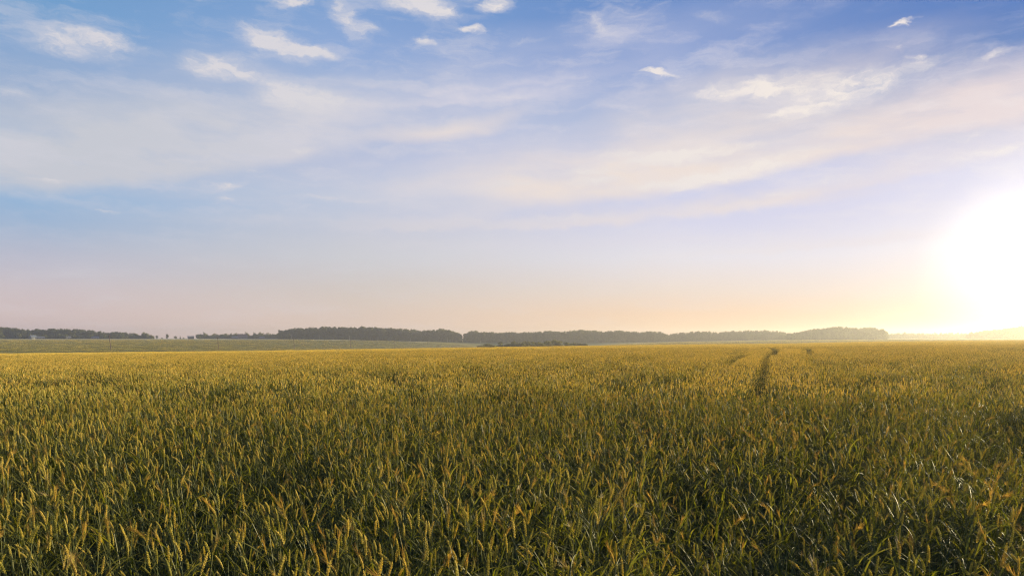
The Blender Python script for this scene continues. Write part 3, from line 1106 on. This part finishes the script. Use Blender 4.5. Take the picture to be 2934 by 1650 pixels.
# the next field, beyond the dip
x, y = annulus(380, 960, 1 / 30.0, R(42))
a_ = np.arctan2(x, y)
d_ = np.hypot(x, y)
keep = (d_ > tab(LOW_D, a_) * 0.90) & (d_ < np.maximum(885, tab(LOW_D, a_) + 70))
xd_ = 1288 + np.tan(a_) * FPX / D2S
hollow = (xd_ > 1195) & (xd_ < 1500)
keep &= ~hollow
x, y = x[keep], y[keep]
slope_m = [tuft(500 + i, 2.0, 150, 2, 'slope_patch_%d' % i, 1.0, (0.52, 0.2, 0.08, 0.20), M_EAR_SUNLIT if i % 2 else None) for i in range(4)]
s_ = nrs.uniform(0.92, 1.08, len(x))
scatter('far_field_crop', np.stack([x, y, ground_z(x, y)], 1), np.stack([np.zeros(len(x))] * 2 + [nrs.uniform(0, 6.28, len(x))], 1),
        np.stack([np.full(len(x), 3.0)] * 2 + [s_], 1), nrs.randint(0, 4, len(x)), slope_m,
        'smooth olive crop on the slope beyond the dip, below the woods', 'field crop')


# ------------------------------------------------------------------ trees
def leaf_cloud(mb, r, lobes, n, size, mi=0, zmin=None):
    wts = [l[3] * l[4] * l[3] for l in lobes]
    for k in range(n):
        cx, cy_, cz, rx, rzz = r.choices(lobes, wts)[0]
        while True:
            q = Vector((r.uniform(-1, 1), r.uniform(-1, 1), r.uniform(-1, 1)))
            if 0.35 < q.length < 1:
                break
        p = Vector((cx + q.x * rx, cy_ + q.y * rx, cz + q.z * rzz))
        if zmin is not None and p.z < zmin:
            continue
        nrm = (q + Vector((r.gauss(0, .6), r.gauss(0, .6), r.gauss(0, .6) + 0.3))).normalized()
        u = nrm.orthogonal().normalized()
        w = nrm.cross(u)
        a = r.uniform(0, 6.28)
        u, w = u * math.cos(a) + w * math.sin(a), w * math.cos(a) - u * math.sin(a)
        s = size * r.uniform(0.5, 1.2)
        mb.tone = r.random() * 0.35
        mb.add([p - u * s, p - w * s * 0.6 + nrm * s * .15, p + u * s, p + w * s * 0.6 - nrm * s * .1], [(0, 1, 2, 3)], mi)


def tree_parts(seed, h, shape):
    """trunk and crown of a broadleaf or a spruce, h metres"""
    r = random.Random(seed)
    tr, cr = MB(), MB()
    if shape == 'conifer':
        tr.tube([(0, 0, 0), (0, 0, h * 0.5), (0, 0, h * 0.97)], [0.16, 0.1, 0.02], 5)
        lobes = []
        for k in range(9):
            t = k / 8
            lobes.append((0, 0, h * (0.14 + 0.80 * t), max(0.25, h * 0.17 * (1 - t)), h * 0.06))
        leaf_cloud(cr, r, lobes, 900, 0.22)
        return tr, cr
    cb = {'tall': 0.26, 'round': 0.05, 'wide': 0.10}[shape]
    cw = {'tall': 0.17, 'round': 0.30, 'wide': 0.26}[shape]
    pts = [(r.gauss(0, .15) * t, r.gauss(0, .15) * t, h * 0.9 * t) for t in (0, .3, .6, 1)]
    tr.tube(pts, [h * 0.016, h * 0.012, h * 0.008, 0.03], 6)
    lobes = [(0, 0, h * (cb + 0.55 * (1 - cb)), h * cw * 0.8, h * (1 - cb) * 0.42)]
    for k in range(13):
        t = r.uniform(0.05, 0.95)
        a = r.uniform(0, 6.28)
        rad = h * cw * (0.35 + 0.65 * math.sin(math.pi * min(0.95, t * 0.75 + 0.2))) * r.uniform(0.5, 1.0)
        z = h * (cb + (1 - cb) * t * 0.93)
        lr = h * r.uniform(0.06, 0.11)
        lobes.append((math.cos(a) * rad, math.sin(a) * rad, min(z, h - lr * .7), lr, lr * 0.9))
        tr.tube([(0, 0, z * 0.75), (math.cos(a) * rad * .5, math.sin(a) * rad * .5, z * 0.9), (math.cos(a) * rad, math.sin(a) * rad, z)], [h * 0.006, h * 0.004, 0.02], 4)
    leaf_cloud(cr, r, lobes, 1500, 0.030 * h)
    return tr, cr


def joined_tree(seed, h, shape, name, crown_m):
    tr, cr = tree_parts(seed, h, shape)
    big = MB()
    big.add(tr.v, tr.f, 0)
    o_ = len(big.v)
    big.v.extend(cr.v)
    big.t.extend(cr.t)
    for f in cr.f:
        big.f.append(tuple(q + o_ for q in f))
        big.m.append(1)
    return big.mesh(name, [M_BARK, crown_m])


wood_protos = [joined_tree(600 + i, 15.0, ['tall', 'tall', 'wide', 'tall', 'wide', 'round'][i], 'wood_tree_%d' % i, M_CROWN) for i in range(6)]
under = []
for i in range(2):
    r = random.Random(650 + i)
    b = MB()
    leaf_cloud(b, r, [(r.uniform(-1, 1), r.uniform(-1, 1), r.uniform(.8, 1.6), 1.5, 1.3) for _ in range(6)], 420, 0.35, 0, 0.0)
    under.append(b.mesh('underwood_%d' % i, [M_CROWN]))


def wood(name, tops, base_v, D, depth, label, seed, density=1.0, under_n=1.0):
    """a far wood; tops: skyline as (source column, source row)"""
    r = np.random.RandomState(seed)
    us = np.array([t[0] for t in tops], float)
    vs = np.array([t[1] for t in tops], float)
    aa = np.array([az_of(u) for u in us])
    width = abs(aa[-1] - aa[0]) * D
    n = int(width * depth / 22 * density)
    a = r.uniform(aa[0], aa[-1], n)
    dd = D + r.rand(n) ** 1.3 * depth
    u = SRC_W / 2 + np.tan(a) * FPX
    x_, y_ = dd * np.sin(a), dd * np.cos(a)
    z_ = ground_z(x_, y_)
    top = EYE + (HORIZON - np.interp(u, us, vs)) / FPX * dd
    bumps = 0.90 + 0.12 * value_noise(a * D, np.full(n, 3.3 + seed), 9.0, seed) + 0.08 * value_noise(a * D, np.full(n, 1.3), 26.0, seed + 3)
    h = np.clip((top - z_) * bumps * r.uniform(0.76, 1.06, n), 2.0, 40)
    # edge trees a little smaller
    s = h / 15.0
    pts = np.stack([x_, y_, z_ - 0.2], 1)
    sw = np.clip(s * r.uniform(0.85, 1.15, n), 0.3, 1.3)
    scl = np.stack([sw, sw, s], 1)
    idx = r.randint(0, 6, n)
    nu = int(width / 0.6 * under_n)
    au = r.uniform(aa[0], aa[-1], nu)
    du = D + r.uniform(-11, depth * 0.5, nu)
    xu, yu = du * np.sin(au), du * np.cos(au)
    pts = np.concatenate([pts, np.stack([xu, yu, ground_z(xu, yu) - 0.2], 1)])
    su = r.uniform(0.7, 1.7, nu)
    scl = np.concatenate([scl, np.stack([su, su, su * r.uniform(.9, 2.2, nu)], 1)])
    idx = np.concatenate([idx, r.randint(6, 8, nu)])
    rot = np.stack([np.zeros(len(pts)), np.zeros(len(pts)), r.uniform(0, 6.28, len(pts))], 1)
    return scatter(name, pts, rot, scl, idx, wood_protos + under, label, 'wood')


wood('far_wood', [(-60, 944), (0, 944), (60, 943.5), (95, 946.5), (108, 949), (125, 947), (180, 946), (250, 948), (300, 950), (345, 953), (366, 953.5)], 971, 1120, 45,
     'long grey-green wood at the far left with small pale roofs along its foot', 1)
wood('far_wood', [(366, 958), (385, 960), (405, 959), (420, 961), (440, 962)], 971, 1150, 14,
     'low thin row of trees trailing off to the right of the far left wood', 2)
wood('far_wood', [(566, 961), (585, 960), (610, 961.5), (640, 959), (700, 957.5), (760, 957.5), (812, 956.5)], 970, 1160, 30,
     'low dark wood with roofs before it, between the lone trees and the tall wood', 3)
wood('far_wood', [(799, 949), (806, 945.5), (830, 945), (850, 942), (880, 940.5), (930, 938), (1000, 939), (1060, 938), (1130, 940.5), (1200, 944), (1275, 945), (1300, 949.5), (1316, 953), (1323, 960)], 973, 1050, 55,
     'tall dark wood left of the narrow gap, with pale poles before it', 4)
wood('far_wood', [(1331, 958), (1337, 953), (1350, 950), (1380, 951), (1430, 953), (1470, 953), (1500, 952), (1560, 949), (1650, 948), (1750, 948), (1850, 949.5), (1885, 952), (1900, 956), (1912, 958)], 973, 1055, 50,
     'long wood right of the narrow gap, behind the bushes in the hollow', 5)
wood('far_wood', [(1908, 958), (1918, 955), (1940, 952), (2000, 950), (2060, 949.5), (2150, 948), (2225, 949), (2237, 953), (2241, 963), (2256, 964)], 971, 1090, 40,
     'purplish straight-topped wood behind the end of the trodden track', 6, 0.8)
wood('far_wood', [(2254, 954), (2270, 951), (2320, 944.5), (2400, 940), (2480, 941.5), (2515, 946), (2530, 952), (2542, 958)], 967, 1000, 45,
     'domed hazy grove standing alone, second group from the right edge', 7)
wood('far_wood', [(2538, 958), (2600, 957), (2680, 957.5), (2700, 954), (2750, 956), (2768, 958)], 966, 1300, 20,
     'low faint line of trees in the glare right of the domed grove', 8)
wood('far_wood', [(2768, 957), (2790, 950), (2850, 946), (2900, 941), (2934, 940), (3000, 940)], 968, 1100, 45,
     'pale wood washed out by the sun glare at the right edge', 9)

# ---- trees one can tell apart on the gap of the skyline
def lone_tree(u, v_top, D, shape, label, name='tree', seed=0, wide=1.0, group='lone trees on the left skyline'):
    x_, y_, z_ = at(u, D)
    h = EYE + slope(v_top) * D - z_
    tr, cr = tree_parts(seed, h, shape)
    t = bpy.data.objects.new(name, None)
    C.objects.link(t)
    t.location = (x_, y_, z_ - 0.15)
    t.scale = (wide, wide, 1)
    t.rotation_euler = (0, 0, seed * 1.7)
    tag(t, label, 'tree', group)
    link('trunk', tr.mesh('trunk', [M_BARK]), t)
    link('crown', cr.mesh('crown', [M_CROWN]), t)
    return t


lone_tree(432, 960.5, 1080, 'wide', 'loose open-crowned tree just right of the low thin tree row', 'broadleaf_tree', 21, 1.3)
lone_tree(450, 961, 1080, 'round', 'compact round tree left of the tallest lone tree', 'broadleaf_tree', 22, 1.25)
lone_tree(464, 966.5, 1080, 'round', 'tiny bushy tree at the foot of the tallest lone tree, on its left', 'broadleaf_tree', 27, 1.6)
lone_tree(480, 957.5, 1080, 'wide', 'tallest lone tree of the skyline gap, with two-peaked crown', 'broadleaf_tree', 23, 1.25)
lone_tree(503, 962.5, 1080, 'round', 'broad low flat-topped tree right of the tallest lone tree', 'broadleaf_tree', 24, 1.9)
lone_tree(516.5, 963, 1080, 'conifer', 'narrow pointed conifer in the skyline gap left of the dark barn', 'conifer_tree', 25, 1.4)
lone_tree(526, 966, 1080, 'round', 'small low tree between the pointed conifer and the dark barn', 'broadleaf_tree', 26, 1.6)
lone_tree(572, 961, 1080, 'round', 'round tree right of the dark barn, beside a second one', 'broadleaf_tree', 28, 1.3)

# ---- farm buildings along the foot of the woods
def house(name, u, D, w, d, wall_h, roof_h, label, wm, rm, cat='house', rz=0.1, windows=2, sink=0.0):
    x_, y_, z_ = at(u, D)
    t = bpy.data.objects.new(name, None)
    C.objects.link(t)
    t.location = (x_, y_, z_ - sink)
    t.rotation_euler = (0, 0, -az_of(u) + rz)
    tag(t, label, cat, 'farm buildings before the far woods')
    b = MB()
    b.add([(-w / 2, -d / 2, 0), (w / 2, -d / 2, 0), (w / 2, d / 2, 0), (-w / 2, d / 2, 0), (-w / 2, -d / 2, wall_h), (w / 2, -d / 2, wall_h), (w / 2, d / 2, wall_h), (-w / 2, d / 2, wall_h),
           (-w / 2, 0, wall_h + roof_h * .93), (w / 2, 0, wall_h + roof_h * .93)],
          [(0, 1, 5, 4), (2, 3, 7, 6), (1, 2, 6, 9, 5), (3, 0, 4, 8, 7)])
    link('wall', b.mesh('wall', [wm]), t)
    o_ = 0.35
    rf = MB()
    k = roof_h / (d / 2)
    for sg in (-1, 1):
        e = (sg * (d / 2 + o_), wall_h - k * o_)
        vs = [(-w / 2 - o_, e[0], e[1]), (w / 2 + o_, e[0], e[1]), (w / 2 + o_, 0, wall_h + roof_h), (-w / 2 - o_, 0, wall_h + roof_h)]
        vs += [(a, b_, c + 0.16) for a, b_, c in vs]
        rf.add(vs, [(0, 1, 2, 3)[::-1], (4, 5, 6, 7), (0, 1, 5, 4), (1, 2, 6, 5), (3, 0, 4, 7)])
    link('roof', rf.mesh('roof', [rm]), t)
    for q in range(windows):
        wb = MB()
        wb.box((-w / 2 + w * (q + 0.5) / windows, -d / 2 - 0.02, wall_h * 0.55), (1.1, 0.06, 1.2))
        link('window', wb.mesh('window', [M_GLASSW]), t)
    return t


house('farmhouse', 95, 1109, 6.5, 5.5, 2.4, 2.4, 'small house with pale blue-grey gable roof under the far left wood', M_WALLW, M_ROOFB, rz=0.5)
house('shed', 116, 1110, 9, 5, 2.0, 1.1, 'long low whitish shed right of the blue-roofed house by the far left wood', M_WALLW, M_ROOFW, 'shed', 0.05, 3)
house('shed', 196, 1110, 5, 4, 2.0, 1.3, 'small tan shed at the foot of the far left wood, midway along', M_WALLT, M_ROOFW, 'shed', 0.2, 1)
house('shed', 273, 1110, 8.5, 5, 1.9, 1.4, 'low blue-grey shed at the foot of the far left wood, right of the tan one', M_WALLT, M_ROOFB, 'shed', 0.0, 3)
house('barn', 547, 1085, 7.6, 7, 3.4, 1.1, 'dark barn with flat grey roof standing alone in the skyline gap', M_WALLD, M_ROOFG, 'barn', 0.05, 0, 0.6)
house('shed', 673, 1146, 8, 6, 2.2, 1.5, 'low blue-roofed shed left of the large red-roofed house', M_WALLD, M_ROOFB, 'shed', 0.1, 1)
house('farmhouse', 695, 1150, 13, 10, 2.6, 4.2, 'large house with a broad rusty red roof before the low dark wood', M_WALLT, M_ROOFR, rz=0.05, windows=3)
house('shed', 751, 1146, 6.5, 5, 2.2, 1.0, 'small shed with bright pale roof right of the red-roofed house', M_WALLD, M_ROOFW, 'shed', 0.0, 1)

# ---- overhead line poles
def pole(u, D, h, label, m, group, arm=True, lean=0.0, thick=0.16, strut=False):
    x_, y_, z_ = at(u, D)
    t = bpy.data.objects.new('power_pole', None)
    C.objects.link(t)
    t.location = (x_, y_, z_)
    t.rotation_euler = (0, lean, 0.35)
    tag(t, label, 'power pole', group)
    b = MB()
    b.tube([(0, 0, -0.5), (0, 0, h * .5), (0, 0, h)], [thick, thick * .88, thick * .75], 8, cap=True)
    link('mast', b.mesh('mast', [m]), t)
    if arm:
        b = MB()
        b.box((0, -thick - 0.06, h - 0.55), (1.7, 0.12, 0.14))
        a_ = link('crossarm', b.mesh('crossarm', [m]), t)
        for q in (-0.75, 0.75):
            b = MB()
            b.tube([(q, -thick - 0.06, h - 0.48), (q, -thick - 0.06, h - 0.38), (q, -thick - 0.06, h - 0.26)], [0.03, 0.06, 0.05], 6, cap=True)
            link('insulator', b.mesh('insulator', [M_INSUL]), a_)
        b = MB()
        b.tube([(0, 0, h), (0, 0, h + 0.12), (0, 0, h + 0.24)], [0.03, 0.06, 0.05], 6, cap=True)
        link('insulator', b.mesh('insulator', [M_INSUL]), t)
    if strut:
        b = MB()
        b.tube([(0.1, 0, h * .75), (1.8, 0, 0)], [0.09, 0.1], 6, cap=True)
        link('strut', b.mesh('strut', [m]), t)
    return t


PLAB = ['dark leaning power pole at the far left, largest of the line crossing the olive slope', 'dark power pole on the olive slope below the skyline barn and the low wood',
        'power pole under the left end of the tall wood, third of its line', 'power pole before the middle of the tall wood, fourth of its line',
        'power pole below the tall wood, fifth of the line from the left', 'small power pole near the right of the tall wood, sixth of its line',
        'small power pole just left of the narrow gap between woods', 'small pale power pole at the left end of the hollow with bushes']
for k in range(8):
    Y = 382 + 80 * k
    X = .302 * Y - 325.3
    u = SRC_W / 2 + FPX * X / Y
    pole(u, math.hypot(X, Y), 8.0, PLAB[k], M_WOODPOLE if k < 5 else M_CONCRETE, 'power poles on the slope beyond the field', True, (-0.05, -0.025, -0.02, 0, 0, 0, 0, 0)[k], 0.2)
pole(1443, 520, 5.6, 'pale power pole with cross arm standing in front of the bushes in the hollow', M_CONCRETE, 'power poles on the slope beyond the field', True, 0, 0.17)
for u, hh, lab in [(834, 6.5, 'thin pale pole with slanting strut before the left end of the tall wood'), (916, 6.2, 'thin pale pole before the tall wood, next right of the strutted one'),
                   (1001, 6.2, 'thin pale pole close before the middle of the tall wood'), (1083, 6.0, 'thin pale pole before the tall wood, right of its middle'),
                   (1175, 6.0, 'thin pale pole before the right half of the tall wood'), (1282, 6.4, 'thin pale pole before the right end of the tall wood')]:
    pole(u, 1000, hh, lab, M_CONCRETE, 'thin pale poles before the tall wood', False, 0.02, 0.17, u == 834)

# ---- bushes in the hollow
bush_mesh = []
for i in range(5):
    r = random.Random(700 + i)
    b, st = MB(), MB()
    lobes = []
    for k in range(9):
        a = r.uniform(0, 6.28)
        rad = r.uniform(0, 1.0)
        z = r.uniform(0.5, 2.3)
        lobes.append((math.cos(a) * rad, math.sin(a) * rad, z, r.uniform(.5, .9), r.uniform(.45, .8)))
        st.tube([(0.1 * math.cos(a), 0.1 * math.sin(a), 0), (math.cos(a) * rad * .6, math.sin(a) * rad * .6, z * .6), (math.cos(a) * rad, math.sin(a) * rad, z)], [0.06, 0.04, 0.02], 4)
    leaf_cloud(b, r, lobes, 1700, 0.17, 0, 0.02)
    bush_mesh.append((b.mesh('foliage', [M_SHRUB]), st.mesh('stems', [M_BARK])))
BUSH = [  # u, v_top, D, width scale, label
    (1378, 988, 545, 1.6, 'low dark bush at the left tip of the hollow'), (1398, 984, 560, 1.8, 'dark bush left of the pale pole in the hollow'),
    (1416, 989, 520, 1.5, 'small low bush beside the foot of the pale pole in the hollow'), (1432, 978, 570, 2.2, 'tall dark bush behind the pale pole in the hollow'),
    (1452, 984, 530, 2.0, 'bush right of the pale pole in the hollow'), (1469, 976, 560, 1.5, 'dark upright bush in the hollow, right of the pale pole'),
    (1487, 982, 530, 2.0, 'rounded bush with yellowish top in the left half of the hollow thicket'), (1506, 979, 540, 2.2, 'broad sunlit bush left of the middle of the hollow thicket'),
    (1527, 978, 545, 2.2, 'broad yellow-green bush in the middle of the hollow thicket'), (1546, 980, 530, 2.0, 'bush right of the middle of the hollow thicket'),
    (1553, 981, 520, 1.1, 'small dark pointed bush rising out of the hollow thicket'), (1571, 976.5, 540, 2.0, 'brownish bush at the right part of the hollow thicket'),
    (1589, 975, 545, 1.6, 'tallest bush of the hollow thicket, green domed'), (1607, 976, 545, 2.2, 'brownish broad bush right of the tallest one in the hollow'),
    (1627, 980, 540, 1.8, 'low bush right of the brownish ones, where the hollow narrows'), (1645, 981, 545, 1.7, 'low bush near the right tip of the hollow'),
    (1663, 982.5, 550, 1.7, 'small low bush second from the right tip of the hollow'), (1678, 984, 550, 1.2, 'smallest bush at the extreme right tip of the hollow'),
]
for k, (u, vt, D, ws, lab) in enumerate(BUSH):
    x_, y_, z_ = at(u, D)
    h = EYE + slope(vt) * D - z_
    t = bpy.data.objects.new('bush', None)
    C.objects.link(t)
    t.location = (x_, y_, z_ - 0.1)
    t.rotation_euler = (0, 0, k * 2.1)
    t.scale = (ws * 1.7, ws * 1.5, h / 2.75)
    tag(t, lab, 'bush', 'bushes in the hollow')
    fo, st = bush_mesh[k % 5]
    link('foliage', fo, t)
    link('stems', st, t)

# ------------------------------------------------------------------ haze
b = MB()
b.box((0, 0, 2.0), (3400, 3400, 40))
hm, T = mat('haze')
pv = T.n('ShaderNodeVolumePrincipled')
pv.inputs['Color'].default_value = (0.99, 0.98, 0.98, 1)
pv.inputs['Density'].default_value = 0.00034
pv.inputs['Anisotropy'].default_value = 0.78
o = T.n('ShaderNodeOutputMaterial')
T.l(pv.outputs[0], o.inputs['Volume'])
hz = link('haze', b.mesh('haze', [hm]))
tag(hz, 'thin warm haze lying over the fields and woods', 'haze', kind='stuff')
